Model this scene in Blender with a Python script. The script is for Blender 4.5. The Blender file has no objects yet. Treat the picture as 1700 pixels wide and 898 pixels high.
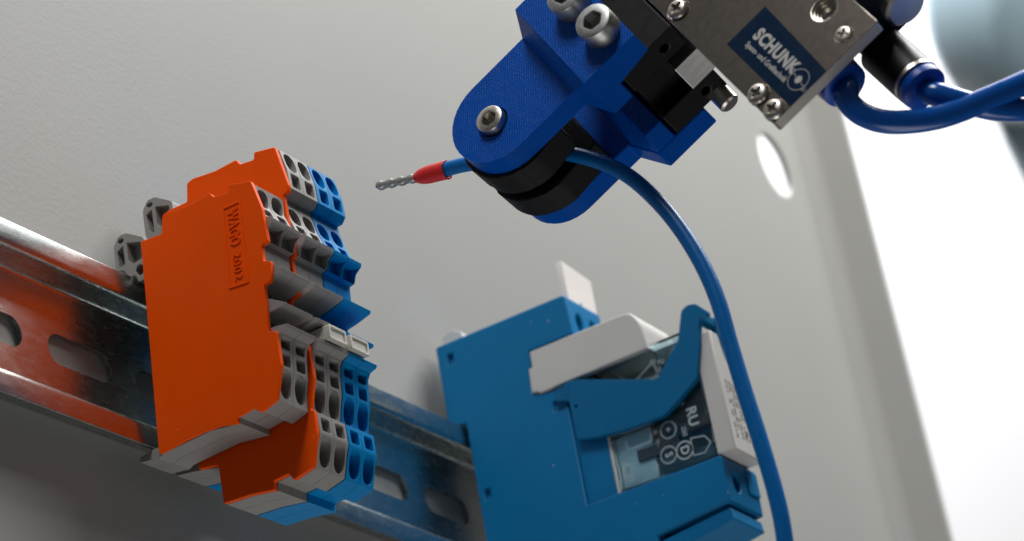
import bpy, bmesh, math, random
from mathutils import Vector, Matrix
random.seed(7)
S = 0.001                                   # everything below is laid out in millimetres
scene = bpy.context.scene
col = scene.collection

# ------------------------------------------------------------------ camera
CR = [Vector((0.517857, -0.839413, -0.164954)), Vector((0.290484, 0.353912, -0.889025)), Vector((0.804638, 0.412471, 0.427112))]  # right, down, forward
CC = Vector((-325.49, -266.85, -199.26))
CF = 4247.667                               # focal length in pixels of a 1700 px wide picture
cam_d = bpy.data.cameras.new('camera')
cam = bpy.data.objects.new('camera', cam_d); col.objects.link(cam)
cam_d.sensor_fit = 'HORIZONTAL'; cam_d.sensor_width = 36; cam_d.lens = CF / 1700 * 36
mw = Matrix((CR[0], -CR[1], -CR[2])).transposed().to_4x4(); mw.translation = CC * S
cam.matrix_world = mw
cam_d.clip_start = 0.02; cam_d.clip_end = 20
cam_d.dof.use_dof = True; cam_d.dof.focus_distance = 0.476; cam_d.dof.aperture_fstop = 22; cam_d.dof.aperture_blades = 7
scene.camera = cam
# ------------------------------------------------------------------ world and lamps
world = bpy.data.worlds.new('World'); scene.world = world; world.use_nodes = True
bg = world.node_tree.nodes['Background']; bg.inputs['Color'].default_value = (0.92, 0.96, 1.0, 1); bg.inputs['Strength'].default_value = 0.06
def area(name, loc, target, sx, sy, power, color=(1, 1, 1)):
    d = bpy.data.lights.new(name, 'AREA'); d.shape = 'RECTANGLE'; d.size = sx * S; d.size_y = sy * S; d.energy = power; d.color = color
    o = bpy.data.objects.new(name, d); col.objects.link(o); o.location = Vector(loc) * S
    z = (Vector(loc) - Vector(target)).normalized(); x = Vector((1, 0, 0)); x = (x - z * x.dot(z)).normalized(); y = z.cross(x)
    o.rotation_euler = Matrix((x, y, z)).transposed().to_euler()
    return o
area('overhead_lamp', (170, -80, 470), (190, -40, 0), 460, 120, 0.75, (1.0, 0.98, 0.95))
area('left_lamp', (-245, -185, 480), (40, -30, 10), 190, 160, 1.8, (1.0, 0.99, 0.97))
area('under_fill_lamp', (90, -110, -420), (60, -30, 0), 420, 200, 0.6, (1.0, 0.97, 0.94))  # fill added from below to brighten the undersides; no table stands there
area('key_lamp', (430, -380, 720), (230, -20, 80), 560, 420, 10.8, (1.0, 1.0, 0.99))
area('backdrop_lamp', (700, 450, 1700), (1560, 700, 760), 700, 500, 118, (1.0, 1.0, 1.0))
scene.view_settings.view_transform = 'Standard'; scene.view_settings.look = 'None'
scene.view_settings.exposure = 0.0; scene.view_settings.gamma = 1.0; scene.view_settings.use_curve_mapping = False
scene.render.engine = 'CYCLES'
scene.cycles.max_bounces = 10; scene.cycles.transparent_max_bounces = 12

# ------------------------------------------------------------------ helpers: pixel and gripper frames
def ray(px): return CR[0] * ((px[0] - 850) / CF) + CR[1] * ((px[1] - 449) / CF) + CR[2]
def on(px, axis, val):                       # the point a pixel sees on the plane axis = val
    d = ray(px); return CC + d * ((val - CC[axis]) / d[axis])
def at_depth(px, q): return CC + ray(px) * q
G = [Vector((-0.132369, -0.470624, -0.872348)), Vector((0.084490, -0.882247, 0.463143)), Vector((0.987593, 0.012398, -0.156545))]
GO = Vector((36.0, -82.76, 23.199))
def g(a, b, c): return GO + G[0] * a + G[1] * b + G[2] * c
def w(x, y, z): return Vector((x, y, z))

# ------------------------------------------------------------------ helpers: materials
def new_mat(name):
    m = bpy.data.materials.new(name); m.use_nodes = True
    return m, m.node_tree, m.node_tree.nodes['Principled BSDF']
def N(nt, typ, **kw):
    n = nt.nodes.new(typ)
    for k, v in kw.items():
        if k in n.inputs: n.inputs[k].default_value = v
        else: setattr(n, k, v)
    return n
def plastic(name, base, rough=0.4, grain=0.35, grain_scale=3.0, spec=0.5, var=0.06, sss=0.0, bump=0.02, dust=0.0):
    m, nt, b = new_mat(name); L = nt.links
    geo = N(nt, 'ShaderNodeNewGeometry')
    sc = N(nt, 'ShaderNodeVectorMath', operation='SCALE'); sc.inputs['Scale'].default_value = 1000
    L.new(geo.outputs['Position'], sc.inputs[0])
    n1 = N(nt, 'ShaderNodeTexNoise', Scale=0.12, Detail=4.0); L.new(sc.outputs[0], n1.inputs['Vector'])
    cr = N(nt, 'ShaderNodeMix', data_type='RGBA')
    cr.inputs[6].default_value = (*[c * (1 - var) for c in base], 1); cr.inputs[7].default_value = (*[min(1, c * (1 + var)) for c in base], 1)
    L.new(n1.outputs['Fac'], cr.inputs[0]); L.new(cr.outputs[2], b.inputs['Base Color'])
    n2 = N(nt, 'ShaderNodeTexNoise', Scale=0.5, Detail=6.0); L.new(sc.outputs[0], n2.inputs['Vector'])
    mr = N(nt, 'ShaderNodeMapRange'); mr.inputs['To Min'].default_value = rough - 0.1; mr.inputs['To Max'].default_value = rough + 0.12
    L.new(n2.outputs['Fac'], mr.inputs['Value']); L.new(mr.outputs[0], b.inputs['Roughness'])
    n3 = N(nt, 'ShaderNodeTexNoise', Scale=grain_scale, Detail=2.0); L.new(sc.outputs[0], n3.inputs['Vector'])
    bp = N(nt, 'ShaderNodeBump', Strength=grain, Distance=bump * S); L.new(n3.outputs['Fac'], bp.inputs['Height']); L.new(bp.outputs[0], b.inputs['Normal'])
    b.inputs['Specular IOR Level'].default_value = spec
    if dust:                                 # sparse specks of lint
        vo = N(nt, 'ShaderNodeTexVoronoi', Scale=0.17); L.new(sc.outputs[0], vo.inputs['Vector'])
        lt = N(nt, 'ShaderNodeMath', operation='LESS_THAN'); lt.inputs[1].default_value = 0.034; L.new(vo.outputs['Distance'], lt.inputs[0])
        mu = N(nt, 'ShaderNodeMath', operation='MULTIPLY'); mu.inputs[1].default_value = dust; L.new(lt.outputs[0], mu.inputs[0])
        dm = N(nt, 'ShaderNodeMix', data_type='RGBA'); dm.inputs[7].default_value = (0.55, 0.55, 0.54, 1); L.new(mu.outputs[0], dm.inputs[0]); L.new(cr.outputs[2], dm.inputs[6]); L.new(dm.outputs[2], b.inputs['Base Color'])
    if sss: b.inputs['Subsurface Weight'].default_value = sss; b.inputs['Subsurface Radius'].default_value = (0.6 * S, 0.3 * S, 0.2 * S); b.inputs['Subsurface Scale'].default_value = 1.0
    return m
def metal(name, base, rough=0.25, aniso=0.0, grain=0.2, gs=4.0, tint=None, bump=0.02, var=0.12, stretch=(1, 1, 1)):
    m, nt, b = new_mat(name); L = nt.links
    geo = N(nt, 'ShaderNodeNewGeometry')
    sc = N(nt, 'ShaderNodeVectorMath', operation='SCALE'); sc.inputs['Scale'].default_value = 1000
    L.new(geo.outputs['Position'], sc.inputs[0])
    st = N(nt, 'ShaderNodeVectorMath', operation='MULTIPLY'); st.inputs[1].default_value = stretch; L.new(sc.outputs[0], st.inputs[0])
    n1 = N(nt, 'ShaderNodeTexNoise', Scale=0.06, Detail=5.0); L.new(st.outputs[0], n1.inputs['Vector'])
    cr = N(nt, 'ShaderNodeMix', data_type='RGBA')
    t = tint or base
    cr.inputs[6].default_value = (*base, 1); cr.inputs[7].default_value = (*t, 1)
    L.new(n1.outputs['Fac'], cr.inputs[0]); L.new(cr.outputs[2], b.inputs['Base Color'])
    b.inputs['Metallic'].default_value = 1
    n2 = N(nt, 'ShaderNodeTexNoise', Scale=0.9, Detail=6.0); L.new(st.outputs[0], n2.inputs['Vector'])
    mr = N(nt, 'ShaderNodeMapRange'); mr.inputs['To Min'].default_value = max(0.02, rough - var); mr.inputs['To Max'].default_value = rough + var
    L.new(n2.outputs['Fac'], mr.inputs['Value']); L.new(mr.outputs[0], b.inputs['Roughness'])
    n3 = N(nt, 'ShaderNodeTexNoise', Scale=gs, Detail=3.0); L.new(st.outputs[0], n3.inputs['Vector'])
    bp = N(nt, 'ShaderNodeBump', Strength=grain, Distance=bump * S); L.new(n3.outputs['Fac'], bp.inputs['Height']); L.new(bp.outputs[0], b.inputs['Normal'])
    return m
def printed(name, base):                     # fused-filament plastic: raster lines on the faces, layers on the sides
    m, nt, b = new_mat(name); L = nt.links
    geo = N(nt, 'ShaderNodeNewGeometry')
    sc = N(nt, 'ShaderNodeVectorMath', operation='SCALE'); sc.inputs['Scale'].default_value = 1000
    L.new(geo.outputs['Position'], sc.inputs[0])
    def wave(direction, freq):
        d = N(nt, 'ShaderNodeVectorMath', operation='DOT_PRODUCT'); d.inputs[1].default_value = direction * (freq * 2 * math.pi); L.new(sc.outputs[0], d.inputs[0])
        pn = N(nt, 'ShaderNodeTexNoise', Scale=0.55, Detail=3.0); L.new(sc.outputs[0], pn.inputs['Vector'])
        ph = N(nt, 'ShaderNodeMath', operation='MULTIPLY_ADD'); ph.inputs[1].default_value = 7.0; L.new(pn.outputs['Fac'], ph.inputs[0]); L.new(d.outputs['Value'], ph.inputs[2])
        s_ = N(nt, 'ShaderNodeMath', operation='SINE'); L.new(ph.outputs[0], s_.inputs[0]); return s_
    raster = wave((G[0] + G[1] * 1.5).normalized(), 1 / 0.5); layer = wave(G[2], 1 / 0.45)
    dn = N(nt, 'ShaderNodeVectorMath', operation='DOT_PRODUCT'); dn.inputs[1].default_value = G[2]; L.new(geo.outputs['Normal'], dn.inputs[0])
    ab = N(nt, 'ShaderNodeMath', operation='ABSOLUTE'); L.new(dn.outputs['Value'], ab.inputs[0])
    mx = N(nt, 'ShaderNodeMix', data_type='FLOAT'); L.new(ab.outputs[0], mx.inputs[0]); L.new(layer.outputs[0], mx.inputs[2]); L.new(raster.outputs[0], mx.inputs[3])
    n = N(nt, 'ShaderNodeTexNoise', Scale=2.4, Detail=4.0); L.new(sc.outputs[0], n.inputs['Vector'])
    v = N(nt, 'ShaderNodeTexVoronoi', Scale=0.85); L.new(sc.outputs[0], v.inputs['Vector'])
    vr = N(nt, 'ShaderNodeMapRange'); vr.inputs['From Min'].default_value = 0.0; vr.inputs['From Max'].default_value = 0.22; vr.inputs['To Min'].default_value = 1.6; vr.inputs['To Max'].default_value = 0.0
    L.new(v.outputs['Distance'], vr.inputs['Value'])
    ad = N(nt, 'ShaderNodeMath', operation='MULTIPLY_ADD'); ad.inputs[1].default_value = 3.0
    L.new(n.outputs['Fac'], ad.inputs[0]); L.new(mx.outputs[0], ad.inputs[2])
    ad2 = N(nt, 'ShaderNodeMath', operation='ADD'); L.new(ad.outputs[0], ad2.inputs[0]); L.new(vr.outputs[0], ad2.inputs[1])
    bp = N(nt, 'ShaderNodeBump', Strength=0.6, Distance=0.055 * S); L.new(ad2.outputs[0], bp.inputs['Height']); L.new(bp.outputs[0], b.inputs['Normal'])
    n1 = N(nt, 'ShaderNodeTexNoise', Scale=0.25, Detail=3.0); L.new(sc.outputs[0], n1.inputs['Vector'])
    cr = N(nt, 'ShaderNodeMix', data_type='RGBA'); cr.inputs[6].default_value = (*[c * .85 for c in base], 1); cr.inputs[7].default_value = (*[c * 1.12 for c in base], 1)
    L.new(n1.outputs['Fac'], cr.inputs[0]); L.new(cr.outputs[2], b.inputs['Base Color'])
    b.inputs['Roughness'].default_value = 0.3; b.inputs['Specular IOR Level'].default_value = 0.045
    return m
MAT = {}
MAT['orange'] = plastic('orange_plastic', (0.90, 0.085, 0.0), 0.38, 0.12, 2.2, spec=0.10, dust=0.18)
MAT['grey'] = plastic('grey_plastic', (0.27, 0.26, 0.25), 0.42, 0.2, spec=0.35)
MAT['tblue'] = plastic('terminal_blue_plastic', (0.0, 0.21, 0.52), 0.38, 0.2, spec=0.15)
MAT['marker'] = plastic('marker_white_plastic', (0.52, 0.50, 0.45), 0.45, 0.2)
MAT['rblue'] = plastic('relay_blue_plastic', (0.0, 0.145, 0.345), 0.45, 0.25, 4.0, spec=0.22, dust=0.6)
MAT['clipblue'] = plastic('clip_blue_plastic', (0.0, 0.115, 0.27), 0.42, 0.2, spec=0.2, dust=0.5)
MAT['white'] = plastic('white_plastic', (0.56, 0.545, 0.52), 0.38, 0.2)
MAT['tag'] = plastic('tag_white_plastic', (0.84, 0.79, 0.76), 0.5, 0.1)
MAT['black'] = plastic('black_anodised', (0.005, 0.005, 0.0055), 0.42, 0.3, 5.0, spec=0.22, dust=0.12)
MAT['rubber'] = plastic('black_rubber', (0.006, 0.006, 0.007), 0.6, 0.9, 2.2, bump=0.08, spec=0.22)
MAT['wire'] = plastic('wire_blue_pvc', (0.0, 0.14, 0.46), 0.3, 0.25, 1.2, spec=0.35)
MAT['tube'] = plastic('tube_blue_polyurethane', (0.0, 0.085, 0.40), 0.18, 0.08, 0.8, spec=0.5)
MAT['collar'] = plastic('collar_blue_plastic', (0.0, 0.06, 0.38), 0.38, 0.2, spec=0.3)
MAT['red'] = plastic('ferrule_red_plastic', (0.68, 0.010, 0.012), 0.33, 0.2)
MAT['print'] = printed('printed_blue_plastic', (0.0, 0.078, 0.43))
MAT['sticker'] = plastic('sticker_dark_blue', (0.0, 0.016, 0.05), 0.35, 0.1, spec=0.08)
MAT['ink_white'] = plastic('sticker_grey_ink', (0.50, 0.50, 0.49), 0.5, 0.1)
MAT['ink_pale'] = plastic('pale_print_ink', (0.42, 0.52, 0.56), 0.5, 0.1)
MAT['ink_dark'] = plastic('dark_print_ink', (0.13, 0.12, 0.11), 0.5, 0.1)
MAT['robot'] = plastic('robot_pale_blue_paint', (0.46, 0.62, 0.70), 0.4, 0.1)
MAT['zinc'] = metal('zinc_plated_steel', (0.46, 0.52, 0.53), 0.26, grain=0.14, gs=5.0, tint=(0.60, 0.60, 0.55), bump=0.012, var=0.09, stretch=(0.3, 1, 1))
MAT['steel'] = metal('stainless_steel', (0.60, 0.56, 0.51), 0.33, grain=0.15, gs=3.0)
MAT['galv'] = metal('zinc_screw_steel', (0.43, 0.44, 0.43), 0.44, grain=0.35, gs=2.0)
MAT['nickel'] = metal('nickel_plated_cover', (0.42, 0.365, 0.32), 0.20, grain=0.16, gs=9.0, bump=0.012, var=0.03)
MAT['alu'] = metal('machined_aluminium', (0.78, 0.78, 0.77), 0.42, grain=0.5, gs=2.5, stretch=(4, 0.2, 0.2))
MAT['edge'] = metal('lit_cover_side', (0.52, 0.50, 0.47), 0.55, grain=0.3, gs=6.0, var=0.04)  # lighter, rougher cover metal: grey light on the plate's side put into colour
MAT['copper'] = plastic('relay_coil_brown', (0.07, 0.05, 0.04), 0.45, 0.3)
MAT['teal_part'] = plastic('relay_inner_pale', (0.52, 0.68, 0.72), 0.5, 0.2)
MAT['dark_part'] = plastic('relay_inner_dark', (0.05, 0.085, 0.10), 0.5, 0.2)
m, nt, b = new_mat('clear_relay_cover'); b.inputs['Base Color'].default_value = (0.80, 0.94, 0.98, 1); b.inputs['Roughness'].default_value = 0.07
b.inputs['Transmission Weight'].default_value = 1; b.inputs['IOR'].default_value = 1.25; MAT['clear'] = m
# textured powder coat of the mounting plate
m, nt, b = new_mat('grey_powder_coat'); L = nt.links
geo = N(nt, 'ShaderNodeNewGeometry'); sc = N(nt, 'ShaderNodeVectorMath', operation='SCALE'); sc.inputs['Scale'].default_value = 1000; L.new(geo.outputs['Position'], sc.inputs[0])
n1 = N(nt, 'ShaderNodeTexNoise', Scale=1.15, Detail=3.0, Roughness=0.55); L.new(sc.outputs[0], n1.inputs['Vector'])
bp = N(nt, 'ShaderNodeBump', Strength=0.42, Distance=0.12 * S); L.new(n1.outputs['Fac'], bp.inputs['Height']); L.new(bp.outputs[0], b.inputs['Normal'])
n2 = N(nt, 'ShaderNodeTexNoise', Scale=0.02, Detail=4.0); L.new(sc.outputs[0], n2.inputs['Vector'])
cr = N(nt, 'ShaderNodeMix', data_type='RGBA'); cr.inputs[6].default_value = (0.315, 0.313, 0.298, 1); cr.inputs[7].default_value = (0.345, 0.343, 0.328, 1)
L.new(n2.outputs['Fac'], cr.inputs[0]); L.new(cr.outputs[2], b.inputs['Base Color']); b.inputs['Roughness'].default_value = 0.62; b.inputs['Specular IOR Level'].default_value = 0.3
MAT['powder'] = m
m, nt, b = new_mat('white_backdrop_paint'); b.inputs['Base Color'].default_value = (0.86, 0.86, 0.87, 1); b.inputs['Roughness'].default_value = 0.9; MAT['backdrop'] = m

# ------------------------------------------------------------------ helpers: meshes
ORG = {}
def link(name, me, mat, parent=None, org=None, smooth=False, bevel=0.0, seg=2):
    o = bpy.data.objects.new(name, me); col.objects.link(o)
    if mat and not me.materials: me.materials.append(MAT[mat])
    if parent: o.parent = parent
    elif org is not None: o.location = Vector(org) * S
    ORG[o.name] = ORG[parent.name] if parent else Vector(org or (0, 0, 0))
    if smooth:
        for p in me.polygons: p.use_smooth = True
        if smooth != 'all': me.set_sharp_from_angle(angle=math.radians(35))
    if bevel:
        md = o.modifiers.new('edge_rounding', 'BEVEL'); md.width = bevel * S; md.segments = seg; md.limit_method = 'ANGLE'; md.angle_limit = math.radians(32)
    return o
def mk(name, pieces, mat, parent=None, org=None, smooth=False, bevel=0.0, seg=2, cut=None, recalc=True):
    """pieces: list of (verts mm, faces) -> ONE mesh object; cut: list of closed pieces taken away"""
    base = ORG[parent.name] if parent else Vector(org or (0, 0, 0))
    me = bpy.data.meshes.new(name); join(me, pieces, base, recalc)
    if cut: me = boolean(me, cut, base)
    return link(name, me, mat, parent, org, smooth, bevel, seg)
def join(me, pieces, base, recalc=True):
    bm = bmesh.new()
    for V, F in pieces:
        vs = [bm.verts.new((Vector(v) - base) * S) for v in V]
        for f in F:
            try: bm.faces.new([vs[i] for i in f])
            except ValueError: pass
    if recalc: bmesh.ops.recalc_face_normals(bm, faces=bm.faces)
    bm.to_mesh(me); bm.free()
def boolean(me, cut, base):
    a = bpy.data.objects.new('cut_target', me); col.objects.link(a)
    cm = bpy.data.meshes.new('cutter'); join(cm, cut, base); c = bpy.data.objects.new('cutter', cm); col.objects.link(c)
    md = a.modifiers.new('b', 'BOOLEAN'); md.object = c; md.operation = 'DIFFERENCE'; md.solver = 'EXACT'; md.use_self = True
    dg = bpy.context.evaluated_depsgraph_get(); out = bpy.data.meshes.new_from_object(a.evaluated_get(dg))
    bpy.data.objects.remove(a); bpy.data.objects.remove(c)
    return out
def prism(poly, f, c0, c1):
    """poly of 2-D points, f(u, v, c) -> mm point, extruded from c0 to c1"""
    n = len(poly); V = [f(u, v, c0) for u, v in poly] + [f(u, v, c1) for u, v in poly]
    F = [list(range(n)), list(range(2 * n - 1, n - 1, -1))] + [[i, (i + 1) % n, n + (i + 1) % n, n + i] for i in range(n)]
    return V, F
def box(f, a0, a1, b0, b1, c0, c1): return prism([(a0, b0), (a1, b0), (a1, b1), (a0, b1)], f, c0, c1)
def YZ(y, z, x): return w(x, y, z)           # profiles of things on the rail
def XZ(x, z, y): return w(x, y, z)
def XY(x, y, z): return w(x, y, z)
def arc(cx, cy, r, a0, a1, n): return [(cx + r * math.cos(math.radians(a0 + (a1 - a0) * i / n)), cy + r * math.sin(math.radians(a0 + (a1 - a0) * i / n))) for i in range(n + 1)]
def ell(cx, cy, rx, ry, n=20, p=2.0):
    out = []
    for i in range(n):
        t = 2 * math.pi * i / n; c, s = math.cos(t), math.sin(t)
        out.append((cx + rx * math.copysign(abs(c) ** (2 / p), c), cy + ry * math.copysign(abs(s) ** (2 / p), s)))
    return out
def rrect(x0, x1, y0, y1, r, n=4):
    return arc(x1 - r, y1 - r, r, 0, 90, n) + arc(x0 + r, y1 - r, r, 90, 180, n) + arc(x0 + r, y0 + r, r, 180, 270, n) + arc(x1 - r, y0 + r, r, 270, 360, n)
def fillet(poly, radii):
    out = []; n = len(poly)
    for i, p in enumerate(poly):
        r = radii.get(i, 0) if isinstance(radii, dict) else radii
        if not r: out.append(p); continue
        p0, p1, p2 = Vector(poly[i - 1]), Vector(p), Vector(poly[(i + 1) % n])
        d0, d2 = (p0 - p1), (p2 - p1); k = min(r, d0.length * .45, d2.length * .45)
        a_, b_ = p1 + d0.normalized() * k, p1 + d2.normalized() * k
        for j in range(5):
            t = j / 4; q = a_ * (1 - t) ** 2 + p1 * 2 * t * (1 - t) + b_ * t * t; out.append((q.x, q.y))
    return out
def axes(d, hint=(0.31, 0.17, 0.93)):
    z = Vector(d).normalized(); x = Vector(hint); x = (x - z * x.dot(z)).normalized(); return x, z.cross(x), z
def lathe(p, d, prof, n=28, hint=(0.31, 0.17, 0.93), caps=True):
    """prof: (radius, distance along d)"""
    x, y, z = axes(d, hint); V = []; F = []; p = Vector(p)
    for r, h in prof:
        for i in range(n):
            t = 2 * math.pi * i / n; V.append(p + z * h + (x * math.cos(t) + y * math.sin(t)) * r)
    for k in range(len(prof) - 1):
        for i in range(n): F.append([k * n + i, k * n + (i + 1) % n, (k + 1) * n + (i + 1) % n, (k + 1) * n + i])
    if caps: F.append(list(range(n))); F.append(list(range((len(prof) - 1) * n, len(prof) * n)))
    return V, F
def smooth_path(pts, m=8):
    out = []; P = [pts[0]] + list(pts) + [pts[-1]]
    for i in range(1, len(P) - 2):
        for j in range(m):
            t = j / m; a_, b_, c_, d_ = P[i - 1], P[i], P[i + 1], P[i + 2]
            out.append(0.5 * ((2 * b_) + (c_ - a_) * t + (2 * a_ - 5 * b_ + 4 * c_ - d_) * t * t + (3 * b_ - a_ - 3 * c_ + d_) * t ** 3))
    out.append(P[-2]); return out
def tube(path, r, n=20):
    rr = r if callable(r) else (lambda t: r); V = []; F = []
    x = None
    for i, p in enumerate(path):
        d = (path[min(i + 1, len(path) - 1)] - path[max(i - 1, 0)]).normalized()
        x = (Vector((0.3, 0.2, 0.9)) if x is None else x); x = (x - d * x.dot(d)).normalized(); y = d.cross(x)
        k = rr(i / (len(path) - 1))
        for j in range(n):
            t = 2 * math.pi * j / n; V.append(p + (x * math.cos(t) + y * math.sin(t)) * k)
    for i in range(len(path) - 1):
        for j in range(n): F.append([i * n + j, i * n + (j + 1) % n, (i + 1) * n + (j + 1) % n, (i + 1) * n + j])
    F.append(list(range(n))); F.append(list(range((len(path) - 1) * n, len(path) * n)))
    return V, F
def hull(points):
    bm = bmesh.new(); vs = [bm.verts.new(p) for p in points]; r = bmesh.ops.convex_hull(bm, input=vs)
    bmesh.ops.delete(bm, geom=list({e for e in r['geom_interior'] if isinstance(e, bmesh.types.BMVert)}), context='VERTS')
    bmesh.ops.dissolve_limit(bm, angle_limit=0.02, verts=bm.verts, edges=bm.edges)
    bm.verts.ensure_lookup_table(); bm.verts.index_update()
    out = ([v.co.copy() for v in bm.verts], [[v.index for v in f_.verts] for f_ in bm.faces]); bm.free(); return out
def lettering(text, size, f, depth, bold=0.0, sx=1.0, spacing=1.0, shear=0.0, fit=None):
    """text lying in the plane of f(u, v, c): u is the reading direction; raised from c=0 to c=depth"""
    cu = bpy.data.curves.new('lettering', 'FONT'); cu.body = text; cu.size = size; cu.extrude = 0.5; cu.offset = bold; cu.resolution_u = 3; cu.space_character = spacing; cu.shear = shear
    cu.align_x = 'CENTER'; cu.align_y = 'CENTER'
    o = bpy.data.objects.new('lettering', cu); col.objects.link(o)
    me = bpy.data.meshes.new_from_object(o.evaluated_get(bpy.context.evaluated_depsgraph_get()))
    if fit: lo = min(v.co.x for v in me.vertices); hi = max(v.co.x for v in me.vertices); sx = fit / (hi - lo)
    V = [f(v.co.x * sx, v.co.y, (v.co.z + 0.5) * depth) for v in me.vertices]; F = [list(p.vertices) for p in me.polygons]
    bpy.data.objects.remove(o); bpy.data.meshes.remove(me)
    return V, F
def ring(f, cx, cy, r0, r1, depth, n=24):
    V = []; F = []
    for c in (0, depth):
        for r in (r0, r1):
            V += [f(cx + r * math.cos(2 * math.pi * i / n), cy + r * math.sin(2 * math.pi * i / n), c) for i in range(n)]
    for i in range(n):
        j = (i + 1) % n
        F += [[2 * n + i, 2 * n + j, 3 * n + j, 3 * n + i], [i, j, 2 * n + j, 2 * n + i], [n + i, n + j, 3 * n + j, 3 * n + i], [i, j, n + j, n + i]]
    return V, F
def thing(name, label, cat, loc, group=None):
    o = bpy.data.objects.new(name, None); col.objects.link(o); o.location = Vector(loc) * S; o.empty_display_size = 0.01
    ORG[o.name] = Vector(loc); tag(o, label, cat, group); return o
def tag(o, label, cat, group=None):
    o['label'] = label; o['category'] = cat
    if group: o['group'] = group
    return o
def hex_screw(name, p, d, R_, H, hexr, parent, mat, depth=2.0):
    """socket head cap screw: p is the head's base centre, d points out of the head"""
    n = 30; x, y, z = axes(d, G[1]); V = []; F = []; p = Vector(p); ch = R_ * 0.09
    def circ(r, h): 
        V.extend([p + z * h + (x * math.cos(2 * math.pi * i / n) + y * math.sin(2 * math.pi * i / n)) * r for i in range(n)])
    def hexa(r, h):
        for i in range(n):
            t = 2 * math.pi * i / n; k = (t + math.pi / 6) % (math.pi / 3) - math.pi / 6
            q = r * math.cos(math.pi / 6) / math.cos(k); V.append(p + z * h + (x * math.cos(t + .35) + y * math.sin(t + .35)) * q)
    circ(R_, 0); circ(R_, H - ch * 1.6); circ(R_ - ch * .4, H - ch * .5); circ(R_ - ch * 1.4, H); hexa(hexr * 1.08, H); hexa(hexr, H - 0.15); hexa(hexr, H - depth)
    for k in range(6):
        for i in range(n): F.append([k * n + i, k * n + (i + 1) % n, (k + 1) * n + (i + 1) % n, (k + 1) * n + i])
    F.append(list(range(6 * n, 7 * n))); F.append(list(range(n)))
    return mk(name, [(V, F)], mat, parent, smooth=True)
def cross_screw(name, p, d, R_, H, parent, mat, hint):
    x, y, z = axes(d, hint)
    def f(u, v, c): return Vector(p) + x * u + y * v + z * c
    pr_ = [(R_, 0), (R_, H * .5), (R_ * .95, H * .74), (R_ * .82, H * .93), (R_ * .6, H)]
    k = R_ * 0.19; l = R_ * 0.66; cross = [(k, k), (l, k * .7), (l, -k * .7), (k, -k), (k * .7, -l), (-k * .7, -l), (-k, -k), (-l, -k * .7), (-l, k * .7), (-k, k), (-k * .7, l), (k * .7, l)]
    return mk(name, [lathe(p, d, pr_, 26, hint)], mat, parent, smooth=True, cut=[prism(cross, f, H * 0.35, H * 2)])

# ================================================================== the setting
# mounting plate with its folded edge and round hole (its front face lies at y = 0.3)
pl = [(-36, 0.3)] + [(426 + 6 * math.sin(math.radians(t)), 0.3 - 6 + 6 * math.cos(math.radians(t))) for t in range(0, 91, 10)] + [(432, -15.6), (432.6, -16.4), (433.4, -16.4), (434, -15.6)] + \
     [(426 + 8 * math.sin(math.radians(t)), 0.3 - 6 + 8 * math.cos(math.radians(t))) for t in range(90, -1, -10)] + [(-36, 2.3)]
o = mk('mounting_plate', [prism(pl, XY, -420, 640)], 'powder', org=(0, 0, 0), smooth=True, cut=[prism(ell(400, 184, 11.5, 11.5, 48), XZ, -6, 8)])
o['kind'] = 'structure'
# white backdrop behind the plate
bc = CC + CR[2] * 2300; bx_, by_ = CR[0], CR[1]
def BD(u, v, c): return bc + bx_ * u + by_ * v + CR[2] * c
n = 14; prof = [(-1800, 0), (1800, 0)]
o = mk('backdrop', [box(BD, -150, 900, -500, 560, 0, 20)], 'backdrop', org=tuple(bc)); o['kind'] = 'structure'

# ================================================================== DIN rail
rail_p = [(-7.5, 17.5), (-7.5, 12.5), (-1, 12.5), (-1, -12.5), (-7.5, -12.5), (-7.5, -17.5), (-6.5, -17.5), (-6.5, -13.5), (0, -13.5), (0, 13.5), (-6.5, 13.5), (-6.5, 17.5)]
rail_p = fillet(rail_p, {0: .25, 1: 1.3, 2: .9, 3: .9, 4: 1.3, 5: .25, 6: .25, 11: .25})
slots = []
for k in range(-3, 11):
    x0 = 7 + 25 * (k - 1) + 25 * 0; x1 = x0 + 18; r = 3.1
    slots.append(prism(arc(x1 - r, 0, r, -90, 90, 10) + arc(x0 + r, 0, r, 90, 270, 10), XZ, -4, 3))
tag(mk('din_rail', [prism(rail_p, YZ, -32, 262)], 'zinc', org=(0, 0, 0), smooth=True, cut=slots),
    'shiny slotted zinc mounting rail running behind the terminal blocks', 'mounting rail')

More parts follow.
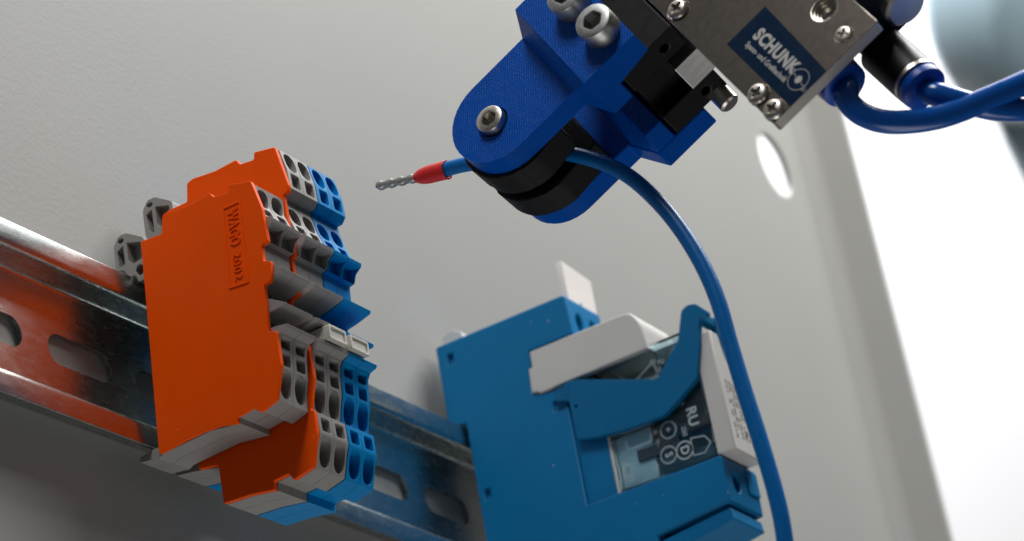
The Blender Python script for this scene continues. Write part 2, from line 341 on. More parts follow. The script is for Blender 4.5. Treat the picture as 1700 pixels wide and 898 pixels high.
# ================================================================== terminal blocks
MID = [(-37.0, 21.5), (-37.7, 19.6), (-38.3, 18.0), (-40.1, 16.8), (-39.9, 16.1), (-38.5, 15.0), (-37.9, 13.3), (-36.7, 13.0), (-36.5, 9.4), (-37.4, 8.6), (-40.5, 6.5), (-40.3, 5.9), (-37, 5.0), (-34.8, 4.6),
       (-34.8, 1.9), (-37, 1.4), (-40.0, -0.4), (-39.8, -0.95), (-37, -1.2), (-34.8, -1.3), (-34.8, -4.3), (-37.2, -4.3), (-40, -4.75), (-39.8, -5.3), (-38.3, -5.8), (-37.6, -7), (-37.3, -9.3), (-37.1, -12.3), (-36.4, -14.8)]
FOOT = [(-8.6, -20.0), (-4.3, -19.4), (-4.3, -18.4), (-6.9, -17.9), (-9.0, -17.9), (-9.7, -16.5), (-10.4, 17.9), (-10.6, 18.4)]
LARGE = [(-10, 33.6), (-15.2, 33.6), (-15.6, 37.6), (-22, 37.5), (-27.7, 37.6), (-28.5, 36.3), (-31.7, 36.0), (-32, 37.4), (-36.9, 36.5), (-38.0, 31.7), (-38.2, 27.7), (-37.2, 26.5), (-36.1, 26.4), (-36.2, 25.0)] + MID + \
        [(-35.8, -17.9), (-36.8, -18.15), (-36.9, -22.3), (-36.2, -24.2), (-35.0, -28.5), (-30.7, -29.5), (-29.8, -28.1), (-26.4, -28.3), (-26.3, -30.0), (-21, -29.2), (-14.8, -28.8), (-14.8, -21.3)] + FOOT
SMALL = [(-10, 22.9), (-15.8, 22.7), (-16.2, 26.3), (-22, 26.2), (-27.8, 26.3), (-28.6, 25.1), (-32, 24.8), (-32.3, 26.3), (-37.1, 25.0)] + MID + \
        [(-36.0, -18.4), (-32.4, -19.4), (-31, -18.1), (-27.2, -18.6), (-27.2, -19.8), (-20.5, -18.9), (-9.6, -19.5)] + FOOT
PW = 4.52                                     # pitch of one block
def holes(large):
    cx = PW / 2 + 0.1; out = []
    def sq(z0, z1, hw=1.38, y1=-29): out.append(prism(rrect(cx - hw, cx + hw, z0, z1, 0.45, 3), XZ, -43, y1))
    def ov(z0, z1, hw=1.72, y1=-28): out.append(prism(ell(cx, (z0 + z1) / 2, hw, (z1 - z0) / 2, 22, 2.5), XZ, -43, y1))
    sq(-8.3, -6.2); sq(-11.6, -8.9); ov(-17.6, -12.3)
    ov(20.8, 24.5); sq(18.5, 20.3)
    out.append(prism([(-41, 15.6), (-36.9, 16.3), (-36.9, 13.6), (-41, 12.0)], YZ, cx - 1.9, cx + 1.9))     # pocket under the upper ledge
    out.append(box(XZ, cx - 1.85, cx + 1.85, 2.2, 4.35, -36, -27)); out.append(box(XZ, cx - 1.85, cx + 1.85, -4.0, -1.6, -36, -27))   # bridge slots
    if large:
        ov(31.9, 36.2); sq(28.3, 31.3); sq(-21.6, -18.9); ov(-28.0, -22.6)
    return out
def make_block(large, mat, x0, label, group):
    t = thing('terminal_block', label, 'terminal block', (x0, -8.1, 0), group)
    base = Vector((x0, -8.1, 0))
    cuts = [([Vector(v) + Vector((x0, 0, 0)) for v in V], F) for V, F in holes(large)]
    mk('housing', [prism(LARGE if large else SMALL, YZ, x0 + 0.04, x0 + PW - 0.04)], mat, t, smooth=True, bevel=0.16, cut=cuts)
    dz = 11.6 if large else 0.0
    foot = fillet([(-3.4, 25.6 + dz), (-4.8, 27.4 + dz), (-6.7, 27.4 + dz), (-10.6, 24.9 + dz), (-11.2, 16.2), (-8.2, 16.2), (-7.9, 17.8), (-6.2, 18.2), (-5.2, 19.9), (-3.4, 20.4 + dz)], 0.5)
    wn = []
    for k in range(2 if large else 1):
        q = dz - 8.5 * k
        if k == 0:
            wn.append(prism(fillet([(-4.1, 24.3 + q), (-5.6, 25.0 + q), (-5.6, 21.0 + q), (-4.2, 20.9 + q)] if not large else [(-4.1, 24.3 + q), (-5.6, 25.0 + q), (-5.6, 20.0 + q), (-4.6, 20.5 + q)], 0.3), YZ, x0 - 1, x0 + 2.6))
        wn.append(prism(fillet([(-6.5, 25.3 + q), (-9.8, 24.2 + q), (-9.7, 20.8 + q), (-7.3, 20.4 + q), (-6.5, 21.4 + q)], 0.3), YZ, x0 - 1, x0 + 2.6))
    wn.append(prism(ell(-8.9, 18.6, 0.95, 1.15, 14), YZ, x0 - 1, x0 + 3)); wn.append(prism(ell(-5.2, 26.2 + dz, 0.75, 0.5, 12), YZ, x0 - 1, x0 + 2.5))
    mk('mounting_foot', [prism(foot, YZ, x0 + 0.35, x0 + PW - 0.3)], mat, t, smooth=True, bevel=0.12, cut=wn)
    return t
def copy_block(src, x0, label):
    r = src.copy(); col.objects.link(r); r.location.x = x0 * S; r['label'] = label
    for ch in src.children:
        c = ch.copy(); col.objects.link(c); c.parent = r
    return r
XA, XB, XC = 26.1, 36.7, 46.0
gname = 'terminal blocks on the rail'
ta = make_block(False, 'grey', XA, 'short grey terminal block pressed against the small lettered orange end plate', gname)
copy_block(ta, XA + PW, 'short grey terminal block squeezed against the tall orange divider plate')
tb = make_block(True, 'grey', XB, 'tall grey terminal block touching the tall orange divider plate', gname)
copy_block(tb, XB + PW, 'tall grey terminal block standing next to the blue terminal blocks', )
tc = make_block(True, 'tblue', XC, 'tall blue terminal block right next to the grey terminal blocks', gname)
copy_block(tc, XC + PW, 'tall blue terminal block at the end of the row, facing the relay')

# orange plates
P1 = [(-10.9, 23.3), (-15.9, 22.9), (-16.5, 26.4), (-17.2, 26.9), (-20, 26.3), (-24, 26.2), (-27.8, 26.7), (-28.6, 25.5), (-32.0, 25.0), (-32.3, 26.6), (-37.2, 25.3), (-38.8, 19.0), (-39.1, 11.9), (-37.6, 11.7), (-37.5, 8.5), (-39.1, 7.9), (-38.5, 4.0), (-37.0, 3.9), (-36.5, -5.4), (-38.2, -5.9), (-38.2, -12.4), (-36.3, -18.6), (-32.4, -19.7), (-31, -18.3), (-27.2, -18.8), (-27.3, -20.0), (-23.5, -19.1), (-19.6, -18.9), (-15, -19.1), (-9.5, -19.7)]
t = thing('end_plate', 'small orange end plate with raised lettering covering the short grey terminal blocks', 'end plate', (25, -8.5, 0), 'orange end plates')
mk('plate', [prism(fillet(P1, 0.32), YZ, 25.0, 26.0)], 'orange', t, smooth=True, bevel=0.24, seg=3)
tl, tr, br, bl = [on(q, 0, 25.0) for q in ((370, 347), (398, 334.5), (412, 468), (382, 478))]
def PF(u, v, c):                              # u across 0..1, v down 0..1, c raised towards -X
    p = tl * (1 - u) * (1 - v) + tr * u * (1 - v) + br * u * v + bl * (1 - u) * v; return p + Vector((-c, 0, 0))
fr = []
for (u0, u1, v0, v1) in ((-.055, .055, -.012, 1.012), (.945, 1.055, -.012, 1.012), (.055, .945, -.013, .013), (.055, .945, .987, 1.013)):
    fr.append(prism([(u0, v0), (u1, v0), (u1, v1), (u0, v1)], PF, -0.05, 0.2))
mk('raised_frame', fr, 'orange', t, bevel=0.08)
dv = (bl + br - tl - tr) / 2; hgt = dv.length; dv.normalize(); du = Vector((1, 0, 0)).cross(dv)
if du.dot(tr - tl) < 0: du = -du              # du points to the frame's front side; letters stand with their tops towards it
ctr = (tl + tr + br + bl) / 4
def TF(u, v, c): return ctr + dv * u + du * v + Vector((-c + 0.02, 0, 0))
t1 = lettering('WAGO', 3.3, lambda u, v, c: TF(u - hgt * .215, v + 0.1, c), 0.24, bold=0.04, fit=hgt * .45, spacing=1.12)
t2 = lettering('2002', 2.5, lambda u, v, c: TF(u + hgt * .265, v + 0.1, c), 0.24, bold=0.01, fit=hgt * .34, spacing=1.1)
mk('lettering', [t1, t2], 'orange', t, bevel=0.03, seg=1, recalc=False)
P2 = [(-10.3, 33.8), (-15.2, 33.8), (-15.7, 37.6), (-17.1, 38.1), (-22.6, 37.5), (-27.7, 37.8), (-28.5, 36.5), (-31.7, 36.1), (-32, 37.6), (-36.8, 36.7), (-38.6, 27.6), (-38.3, 26.3), (-37.2, 26.1), (-37.4, 19.0), (-37.9, 15.5), (-37.8, 13.0), (-37.0, 12.6), (-36.9, 8.9), (-37.6, 8.2), (-37.4, 5.0), (-35.6, 4.6), (-35.4, -4.6), (-37.9, -5.4), (-38.0, -12.0), (-36.4, -17.9), (-37.1, -18.2), (-37.0, -22.6), (-35.3, -28.6), (-30.7, -29.7), (-29.8, -28.2), (-26.4, -28.4), (-26.3, -30.1), (-21.2, -29.3), (-14.9, -28.9), (-14.8, -21.2), (-10.3, -20.5)]
t = thing('end_plate', 'tall plain orange divider plate between the short and the tall grey terminal blocks', 'end plate', (35.3, -8.5, 0), 'orange end plates')
mk('plate', [prism(fillet(P2, 0.32), YZ, 35.42, 36.5)], 'orange', t, smooth=True, bevel=0.24, seg=3)

# marker tags in the slot of the blocks
for k, (x0, x1, lab) in enumerate(((38.6, 44.2, 'small off-white marker tag clipped onto the tall grey terminal blocks'), (45.6, 51.6, 'small off-white marker tag clipped onto the blue terminal blocks'))):
    t = thing('marker_tag', lab, 'marker tag', (x0, -38, -3), 'off-white marker tags')
    mk('tag_body', [prism(rrect(x0, x1, -4.22, -1.32, 0.3), XZ, -40.9, -35.2)], 'marker', t, smooth=True, bevel=0.12, cut=[prism(rrect(x0 + .55, x1 - .55, -3.75, -1.8, 0.2), XZ, -42, -40.62)])
    mk('side_rib', [box(XZ, x0 - 0.25, x0 + 0.1, -3.9, -1.7, -39.2, -36.2)], 'marker', t, bevel=0.1)

# ================================================================== relay socket and relay
t = rs = thing('relay_socket', 'large blue relay socket with white release lever on the rail', 'relay socket', (143, -8, 0))
X0, X1 = 143.0, 159.2
side = fillet([(-3.6, 38.7), (-38.4, 38.8), (-38.7, 28.9), (-27.2, 28.9), (-27.2, 24.8), (-26.2, 24.7), (-26.0, 18.6), (-31.5, 17.6), (-34.2, 16), (-34.2, -10.6), (-67.5, -10.5), (-67.2, -20.9), (-49.3, -22.6), (-49.3, -52), (-3.6, -52), (-3.6, -18.4), (-8.2, -18.2), (-8.2, 18.2), (-3.6, 18.4)],
              {0: .8, 1: .9, 2: .4, 10: .6, 11: .5})
cuts = [box(YZ, -7.9, -6.3, 33.2, 35.9, 142, 144.2), box(YZ, -11.3, -9.8, -1.2, 1.4, 142, 144.2),
        prism(ell(148.0, 32.9, 1.7, 2.5, 20), XZ, -45, -30), prism(ell(154.3, 32.9, 1.7, 2.5, 20), XZ, -45, -30),
        prism(ell(148.4, -15.6, 1.7, 2.3, 20), XZ, -75, -60), box(YZ, -33.4, -30.6, 12.6, 15.2, 142, 143.9)]
mk('housing', [prism(side, YZ, X0, X1)], 'rblue', t, smooth=True, bevel=0.35, cut=cuts)
mk('socket_floor', [box(YZ, -41.5, -34.0, -10.4, 16, 144.0, 158.4)], 'rblue', t, bevel=0.2)
mk('lower_terminal_tier', [prism(fillet([(-49.6, -23.9), (-66.6, -22.0), (-66.9, -24.6), (-49.6, -27.6)], .3), YZ, 143.9, 158.6), box(YZ, -66.0, -49.4, -22.6, -21.0, 144.6, 158.0)], 'rblue', t, bevel=0.2)
mk('label_tile', [box(XZ, 153.6, 158.8, -16.8, -11.4, -67.75, -67.2)], 'rblue', t, bevel=0.12)
lev = fillet([(-27.6, 28.4), (-50.5, 28.5), (-53.6, 28.3), (-55.6, 25.0), (-56.0, 18.6), (-27.9, 18.0), (-27.9, 18.6), (-26.2, 18.8), (-26.5, 24.6), (-27.5, 24.6)], {1: 2.5, 2: 3.0, 3: 2.5})
mk('release_lever', [prism(lev, YZ, 142.4, 158.9)], 'white', t, smooth=True, bevel=0.3, cut=[box(YZ, -54.2, -30, 12, 26.4, 144.6, 157.2)])
arm = fillet([(-31.9, 16.9), (-36.1, 17.7), (-37.7, 17.7), (-57.0, 10.6), (-63.8, 17.5), (-65.9, 23.6), (-67.5, 24.4), (-69.5, 24.0), (-71.8, 21.4), (-71.7, 20.5), (-69.9, 20.3), (-69.2, 18.8), (-68.5, 15.0), (-66.2, 7.5), (-60.8, 4.2), (-56.8, 2.1), (-47.6, 2.2), (-40.4, 2.9), (-35.4, 4.1), (-35.2, 13.5), (-31.9, 14.6)], 0.6)
mk('retaining_arm', [prism(arm, YZ, 141.9, 143.6)], 'clipblue', t, smooth=True, bevel=0.2, cut=[prism(ell(-36.6, 11.6, 0.4, 0.4, 12), YZ, 141, 142.5)])
mk('arm_crossbar', [prism(fillet([(-66.9, 23.2), (-67.6, 24.0), (-69.0, 23.6), (-68.9, 21.4), (-67.4, 20.9)], .3), YZ, 143.6, 152.0)], 'clipblue', t, smooth=True, bevel=0.15)
mk('arm_hook', [prism(fillet([(-66.9, 22.9), (-67.6, 24.3), (-69.5, 23.9), (-71.8, 21.3), (-71.7, 20.4), (-69.9, 20.2), (-69.2, 18.7), (-68.9, 12.0), (-67.4, 12.0)], .4), YZ, 152.0, 153.6)], 'clipblue', t, smooth=True, bevel=0.15)
mk('pivot_ring', [ring(lambda u, v, c: w(141.9 - c, u, v), -34.6, 16.0, .95, 1.12, 0.08)], 'clipblue', t)
lb = fillet([(143.2, 17.6), (147.0, 17.6), (148.4, 12.6), (150.2, 9.2), (153.5, 7.8), (157.0, 7.8), (157.0, -10.2), (143.2, -10.2)], {1: .5, 2: 1.2, 3: 1.5, 4: 1.0})
lp = mk('label_plate', [prism(lb, XZ, -70.9, -66.6)], 'white', t, smooth=True, bevel=0.3)
pr_ = []
for k in range(7):
    xx = 145.6 + k * 1.45
    z = 6.6 - 0.2 * k
    while z > -6.5:
        l = random.uniform(0.5, 1.6)
        if random.random() < (0.8 if k < 6 else 0.5): pr_.append(box(XZ, xx, xx + random.uniform(.45, .7), z - l, z, -70.96, -70.85))
        z -= l + random.uniform(0.25, 0.6)
pr_.append(box(XZ, 150.2, 151.6, -5.6, -4.4, -70.97, -70.85)); pr_.append(box(XZ, 153.6, 155.0, -7.4, -5.6, -70.97, -70.85))
mk('printed_text', pr_, 'ink_dark', lp)
cross_screw('terminal_screw', w(152.6, -66.4, 12.4), (0, -1, 0), 2.3, 1.4, t, 'tblue', (1, 0, 0.4))
mk('marker_flag', [prism(fillet([(145.6, 38.2), (158.8, 38.2), (158.8, 47.2), (145.6, 48.2)], .3), XZ, -38.1, -36.6)], 'tag', t, smooth=True, bevel=0.15, cut=[box(XZ, 151.0, 151.8, 37, 39.2, -39, -37.4)])
mk('rear_tab', [prism(fillet([(-3.8, 38.2), (-3.4, 42.6), (-6.0, 43.4), (-8.6, 42.2), (-9.4, 38.2)], .4), YZ, 147, 155)], 'white', t, smooth=True, bevel=0.3)
# the plug-in relay
t = thing('relay', 'clear-cased plug-in relay with printed marks held in the blue socket', 'relay', (150, -42, -10))
mk('base_strip', [box(YZ, -42.2, -41.4, -10.2, 14, 144.2, 157.8)], 'white', t, bevel=0.15)
mk('contact_frame', [box(YZ, -51.5, -42.3, -9.6, 2.4, 145.4, 157), box(YZ, -52, -42.3, 3.0, 12, 145.4, 157)], 'teal_part', t, bevel=0.2)
mk('coil', [box(YZ, -65.0, -52.4, -3.4, 13, 146.2, 156.5)], 'dark_part', t, bevel=0.3)
mk('armature', [box(YZ, -58, -47.6, -4.8, -2.2, 144.7, 147), box(YZ, -66.0, -58.2, -2.4, 0.3, 144.9, 147)], 'copper', t, bevel=0.2)
mk('yoke', [box(YZ, -66, -52.4, -9.8, -6.4, 145.3, 157)], 'dark_part', t, bevel=0.2); mk('upper_yoke', [box(YZ, -64, -56, 15, 19, 146, 156)], 'dark_part', t, bevel=0.2)
shell = mk('clear_case', [box(YZ, -66.4, -42.3, -10.35, 20, 143.9, 158.2)], 'clear', t, bevel=0.3, cut=[box(YZ, -65.9, -43, -9.85, 19.5, 144.4, 157.7)])
def RF(y, z, c): return w(143.88 - c, y, z)
def rtext(s_, size, y, z, rot=0.0, **kw):
    ca, sa = math.cos(math.radians(rot)), math.sin(math.radians(rot))
    return lettering(s_, size, lambda u, v, c: RF(y - (u * ca - v * sa), z + u * sa + v * ca, c), 0.03, **kw)
pm = [ring(RF, -56.3, -0.6, 1.75, 1.95, 0.03), rtext('+', 2.4, -56.3, -0.6), ring(RF, -55.2, -6.0, 1.75, 2.0, 0.03), rtext('S', 2.6, -55.2, -6.0, -90, bold=.03), ring(RF, -59.1, -6.3, 1.8, 2.1, 0.03), rtext('D', 2.8, -59.1, -6.3, -90, bold=.06),
      rtext('RU', 3.4, -62.4, 0.4, -90, bold=.06), rtext('V~', 1.5, -53.3, -2.6, -90), rtext('A', 1.5, -53.2, 0.0, -90), rtext('CE', 3.6, -44.9, -6.5, -90), rtext('250', 1.5, -59.9, -2.2, -90), rtext('10', 1.6, -51.6, -7.6, -20), rtext('24', 1.5, -60.6, 4.2, -60), rtext('12 14 11', 1.4, -58.6, 13.0, -20), rtext('A1 A2', 1.4, -57, 15.4, -20)]
hs = [(-61.0, -4.2), (-64.3, -4.8), (-65.4, -6.6), (-63.6, -8.4), (-60.9, -8.2)]
for i in range(5):
    p0, p1 = Vector(hs[i]), Vector(hs[(i + 1) % 5]); nn = (p1 - p0).normalized(); q = Vector((-nn.y, nn.x)) * .11
    pm.append(prism([tuple(p0 + q), tuple(p1 + q), tuple(p1 - q), tuple(p0 - q)], RF, 0, 0.03))
for (y0, z0, y1, z1) in ((-46, 2.2, -52, 2.2), (-52, 2.2, -52, -1.6), (-52, -1.6, -46, -1.6), (-46, -1.6, -46, 2.2), (-50, 12.4, -56, 15.6), (-56, 15.6, -56.6, 12.6)):
    p0, p1 = Vector((y0, z0)), Vector((y1, z1)); nn = (p1 - p0).normalized(); q = Vector((-nn.y, nn.x)) * .09
    pm.append(prism([tuple(p0 + q), tuple(p1 + q), tuple(p1 - q), tuple(p0 - q)], RF, 0, 0.03))
mk('printed_marks', pm, 'ink_pale', shell, recalc=False)

# ================================================================== gripper
t = gr = thing('robot_gripper', 'pneumatic robot gripper with two blue printed fingers pinching the wire', 'gripper', tuple(g(20, 30, 8)))
tip = arc(0.9, 1.0, 9.4, 0, -180, 18)         # rounded finger end, right side to left side
out = tip + [(-8.5, 21.2), (17, 21.2), (17, 16.9), (10.3, 14.0)]
f1 = mk('gripper_finger', [prism(out, g, 0, 4.5),
      hull([g(-8.5, 16.9, -6.4), g(17, 16.9, -6.4), g(17, 28.9, -6.4), g(-8.5, 28.9, -6.4), g(-8.5, 14.0, 0.02), g(10.3, 14.0, 0.02), g(17, 16.9, 0.02), g(17, 21.18, 0.02), g(-8.5, 21.18, 0.02), g(17, 28.9, -1.2), g(-8.5, 28.9, -1.2)])],
      'print', gr, smooth=True, bevel=0.3, cut=[lathe(g(1.4, -0.1, -2), G[2], [(3.15, 0), (3.15, 4.2)], 32)])
hex_screw('finger_screw', g(1.4, -0.1, 2.1), -G[2], 2.75, 3.6, 1.55, f1, 'steel', 1.7)
hex_screw('clamp_screw', g(11.3, 25.5, -6.4), -G[2], 3.5, 4.0, 1.95, f1, 'galv', 2.2)
hex_screw('clamp_screw', g(1.6, 25.0, -6.4), -G[2], 3.5, 4.0, 1.95, f1, 'galv', 2.2)
def rough_pad(c0, c1, bmax, lift):
    ptsv = arc(0.9, 0.9, 10.1, 4, -184, 44); poly = [(a_ + random.uniform(-.1, .1), b_ + random.uniform(-.14, .14)) for a_, b_ in ptsv]
    return prism([(9.9, bmax)] + poly + [(-8.2, bmax)], g, c0, c1)
mk('gripping_pad', [rough_pad(4.52, 11.0, 7.8, 0)], 'rubber', f1, smooth=True, bevel=0.25)
f2 = mk('gripper_finger', [prism(out[:-4] + [(-8.5, 28.6), (17, 28.6), (17, 16.9), (10.3, 13.9)], g, 20.0, 25.0),
      hull([g(-8.4, 17.6, 14.2), g(16.95, 17.6, 14.2), g(16.95, 21.4, 14.2), g(-8.4, 21.4, 14.2), g(-8.4, 14.4, 20.02), g(10.5, 14.4, 20.02), g(16.95, 16.95, 20.02), g(16.95, 21.4, 20.02), g(-8.4, 21.4, 20.02)])],
      'print', gr, smooth=True, bevel=0.3)
mk('gripping_pad', [rough_pad(13.6, 19.98, 10.2, 0)], 'rubber', f2, smooth=True, bevel=0.25)
def jaw(c0, c1):
    return mk('jaw', [box(g, -14, 16.9, 22.0, 34.6, c0, c1)], 'black', gr, bevel=0.3,
              cut=[prism(ell(31.0, (c0 + c1) / 2, 0.9, 0.9, 16), lambda b_, c_, a_: g(a_, b_, c_), 12, 18)])
jaw(-1.15, 4.6); j2 = jaw(14.2 + 0.05, 20.0)
mk('jaw_guide', [box(g, -14, 6, 27.5, 36, 4.7, 14.1), box(g, -14, 13.5, 22.4, 29.5, 4.7, 14.1)], 'black', gr, bevel=0.25)
mk('guide_rail', [box(g, 6, 17.4, 29.6, 36, 7.0, 13.9)], 'alu', gr, bevel=0.15)
mk('guide_pin', [lathe(g(13, 32.4, 19.2), G[0] + G[2] * 0.35, [(2.0, 0), (2.0, 6.6), (1.6, 7.0)], 24)], 'steel', gr, smooth=True)
cp = mk('cover_plate', [prism(fillet([(-40, 34.9), (50, 34.9), (50, 58.8), (-40, 58.8)], .5), g, -1.8, 0.75)], 'nickel', gr, smooth=True, bevel=0.35,
        cut=[lathe(g(39.6, 54.5, -4), G[2], [(2.55, 0), (2.55, 9)], 28), prism(ell(43.1, 36.6, 2.15, 2.15, 24), g, -3, -1.2), prism(ell(48.0, 36.6, 1.95, 2.15, 24), g, -3, -1.2), prism(ell(16.0, 37.4, 2.15, 2.15, 24), g, -3, -1.2), prism(ell(46.7, 53.5, 1.7, 1.7, 24), g, -3, -1.3)])
cp.data.materials.append(MAT['edge'])
for p in cp.data.polygons:
    if p.normal.dot(G[0]) > 0.9 and p.area > 2e-6: p.material_index = 1
mk('valve_body', [box(g, -40, 31, 35.6, 58.0, 0.8, 21)], 'nickel', gr, bevel=0.4)
mk('end_cap', [box(g, -40, 41.5, 58.85, 63.5, -1.2, 14)], 'black', gr, bevel=0.4)
mk('adjusting_sleeve', [lathe(g(30.5, 64.8, 8.5), G[0], [(2.6, 0), (3.9, 0), (3.9, 12.4), (3.4, 13.0), (2.2, 13.0)], 30)], 'alu', gr, smooth=True)
hp = [g(39.6, 54.5, -1.75)]
thr = []
for k in range(4): thr += [(2.62 - k * .3, 0.02 + k * 0.6), (2.36 - k * .3, 0.06 + k * 0.6), (2.30 - k * .3, 0.5 + k * 0.6)]
V, F = lathe(g(39.6, 54.5, -1.7), G[2], thr + [(1.2, 2.6), (0.01, 2.7)], 28, caps=False)
mk('threaded_bore', [(V, F)], 'steel', cp, smooth=True, recalc=False)
for (a_, b_, r_, h_) in ((43.1, 36.6, 1.95, 1.5), (48.0, 36.6, 1.95, 1.5), (16.0, 37.4, 1.95, 1.5)):
    cross_screw('cover_screw', g(a_, b_, -1.25), -G[2], r_, h_, cp, 'steel', G[0] + G[1] * 0.2)
cross_screw('cover_screw', g(46.7, 53.5, -1.32), -G[2], 1.6, 0.75, cp, 'steel', G[0] + G[1] * 0.6)
st = mk('sticker', [prism([(29.9, 39.0), (49.9, 38.9), (49.9, 47.2), (29.9, 48.1)], g, -1.88, -1.79)], 'sticker', cp)
def SF(a0, b0): return lambda u, v, c: g(a0 + u, b0 + v, -1.89 - c)
pc = [lettering('SCHUNK', 3.25, SF(38.9, 43.85), 0.03, bold=0.15, fit=12.4, spacing=1.1), lettering('Spann- und Greiftechnik', 1.5, SF(39.1, 41.4), 0.03, bold=0.025, fit=12.2)]
def stroke(pts, wd):
    o_ = []
    for i in range(len(pts) - 1):
        p0, p1 = Vector(pts[i]), Vector(pts[i + 1]); nn = (p1 - p0).normalized(); q = Vector((-nn.y, nn.x)) * wd
        o_.append(prism([tuple(p0 + q), tuple(p1 + q), tuple(p1 - q), tuple(p0 - q)], lambda u, v, c: g(u, v, -1.89 - c), 0, 0.03))
    return o_
ex, ey = 47.0, 43.0
pc.append(prism(ell(ex, ey, 0.62, 0.75, 20), lambda u, v, c: g(u, v, -1.89 - c), 0, 0.03))
for sgn in (1, -1):
    pc += stroke([(ex + sgn * q[0], ey + sgn * q[1]) for q in arc(0, 0, 2.0, -25, 150, 14)] + [(ex - sgn * 2.5, ey + sgn * 0.2)], 0.05)
    pc += stroke([(ex + sgn * q[0], ey + sgn * q[1]) for q in ((1.81, -0.85), (2.4, -0.9), (2.9, -0.5))] , 0.05)
    pc += stroke([(ex + sgn * q[0], ey + sgn * q[1]) for q in ((0.7, 0.1), (1.3, -0.3), (1.9, -0.1), (2.0, 0.3))], 0.05)
mk('lettering', pc, 'ink_white', st, recalc=False)
# push-in fittings
def fitting(p, L_):
    f_ = mk('push_in_fitting', [lathe(p, -G[0], [(3.4, 0), (4.3, 0.15), (4.3, L_ * .62), (3.5, L_ * .68), (2.9, L_ * .72), (2.9, L_)], 30)], 'black', gr, smooth=True)
    mk('metal_ring', [lathe(p - G[0] * 0.05, G[0], [(3.3, 0), (4.25, 0.0), (4.25, 0.75), (3.3, 0.8)], 30)], 'steel', f_, smooth=True)
    mk('release_collar', [lathe(p + G[0] * 0.72, G[0], [(2.1, 0), (3.3, 0), (3.3, 0.5), (4.1, 0.55), (4.2, 0.8), (4.1, 2.0), (3.6, 2.3), (2.1, 2.3), (2.05, 0.3)], 30)], 'collar', f_, smooth=True)
    return f_
q1 = g(46.2, 47.9, 5.4); q2 = g(52.5, 57.0, 13.0)
fitting(q1, 16); fitting(q2, 16)

# air hoses
def dq(p): return (p - CC).dot(CR[2])
d1, d2 = dq(q1), dq(q2)
h1 = [q1 - G[0] * 3, q1 + G[0] * 3.2, at_depth((1404, 163), d1 - 4), at_depth((1432, 190), d1 - 5.5), at_depth((1482, 203), d1 - 6), at_depth((1560, 194), d1 - 6), at_depth((1640, 164), d1 - 5), at_depth((1720, 128), d1 - 3), at_depth((1850, 60), d1 + 4), at_depth((2050, -60), d1 + 20)]
o = mk('air_hose', [tube(smooth_path(h1, 10), 2.05, 24)], 'tube', org=tuple(q1), smooth='all')
tag(o, 'blue plastic air hose curling in a wide loop from the gripper\'s lower fitting', 'air hose', 'blue air hoses')
h2 = [q2 - G[0] * 3, q2 + G[0] * 3.2, at_depth((1562, 158), d2 - 4), at_depth((1610, 172), d2 - 5), at_depth((1660, 181), d2 - 4), at_depth((1720, 180), d2 - 2), at_depth((1850, 165), d2 + 4), at_depth((2050, 110), d2 + 20)]
o = mk('air_hose', [tube(smooth_path(h2, 10), 2.05, 24)], 'tube', org=tuple(q2), smooth='all')
tag(o, 'blue plastic air hose leaving the large black fitting, passing behind the other hose', 'air hose', 'blue air hoses')

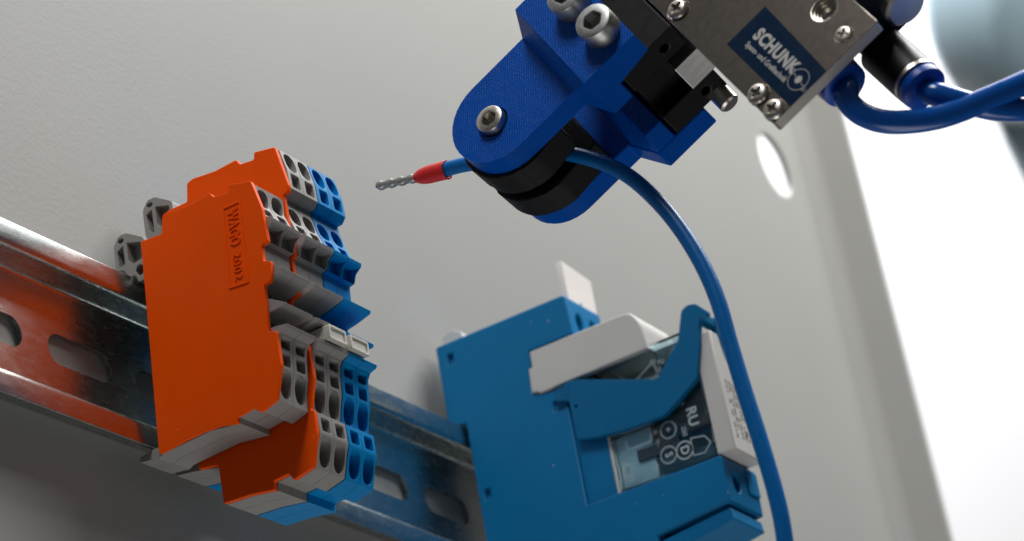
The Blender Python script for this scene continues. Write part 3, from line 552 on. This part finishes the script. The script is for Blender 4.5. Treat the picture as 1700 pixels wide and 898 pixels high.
# ================================================================== the wire with its ferrule
XW = 48.0
wp = [on(q, 0, XW) for q in ((736, 282.5), (772, 273))] + [on((850, 262), 0, XW)] + [on((905, 252), 0, XW)] + [on(q, 0, XW) for q in ((950, 256), (1000, 270), (1046, 294), (1092, 335), (1132, 384), (1166, 440), (1192, 500), (1212, 570), (1236, 650), (1260, 725), (1281, 795), (1295, 850), (1303, 898), (1310, 960), (1312, 1060))]
t = thing('wire', 'blue insulated wire with red ferrule held between the gripper fingers', 'wire', tuple(wp[1]))
mk('insulation', [tube(smooth_path(wp, 10), 1.42, 24)], 'wire', t, smooth='all')
f0, f1_, f2_ = on((737, 283), 0, XW), on((688, 296), 0, XW), on((627, 309), 0, XW)
dr = (f1_ - f0).normalized(); L1 = (f1_ - f0).length
mk('ferrule_collar', [lathe(f0 - dr * 0.6, dr, [(1.46, 0.1), (1.86, -0.15), (1.9, 0), (1.78, 0.5), (1.72, L1 * .62), (1.5, L1 * .85), (0.95, L1 + .35), (0.6, L1 + .6)], 30, caps=False)], 'red', t, smooth='all')
dt = (f2_ - f1_); LT = dt.length; dt.normalize(); V = []; F = []; nseg = 46; nn_ = 16
x_, y_, z_ = axes(dt, (0, 0, 1))
for i in range(nseg + 1):
    s_ = i / nseg; k = 0.5 + 0.5 * math.cos(s_ * 2 * math.pi * 3.9 + 2.6)
    k = min(1.0, max(0.0, (k - .5) * 1.7 + .5)); hgt_ = 0.56 + 0.26 * k; wd = 0.84
    if s_ > 0.96: hgt_ *= 0.92; wd *= 0.92
    for j in range(nn_):
        a_ = 2 * math.pi * j / nn_; cx_, sy_ = math.cos(a_), math.sin(a_)
        V.append(f1_ - dt * 0.8 + dt * ((LT + .8) * s_) + x_ * (hgt_ * math.copysign(abs(cx_) ** 0.55, cx_)) + y_ * (wd * math.copysign(abs(sy_) ** 0.55, sy_)))
for i in range(nseg):
    for j in range(nn_): F.append([i * nn_ + j, i * nn_ + (j + 1) % nn_, (i + 1) * nn_ + (j + 1) % nn_, (i + 1) * nn_ + j])
F.append(list(range(nseg * nn_, (nseg + 1) * nn_)))
mk('crimped_sleeve', [(V, F)], 'galv', t, smooth=True)

# ================================================================== robot arm far behind
DR = 1050.0; k = DR / CF
pc_ = at_depth((1806, 0), DR)
ax = (-CR[2] + CR[0] * 0.25 + CR[1] * 0.1).normalized()
t = thing('robot_joint', 'out-of-focus pale blue rounded robot joint in front of the white backdrop', 'robot joint', tuple(pc_))
r0 = 232 * k
mk('joint_housing', [lathe(pc_ - ax * 45, ax, [(r0 * .8, 0), (r0 * .97, 8), (r0, 20), (r0, 70), (r0 * .97, 82), (r0 * .88, 92), (r0 * .7, 97), (r0 * .3, 99)], 48)], 'robot', t, smooth='all')
e0 = at_depth((1790, 90), DR + 30); e1 = at_depth((1960, 420), DR + 30)
mk('link_housing', [lathe(e0, e1 - e0, [(170 * k, 0), (178 * k, 20), (180 * k, 60), (176 * k, 110)], 40)], 'robot', t, smooth='all')
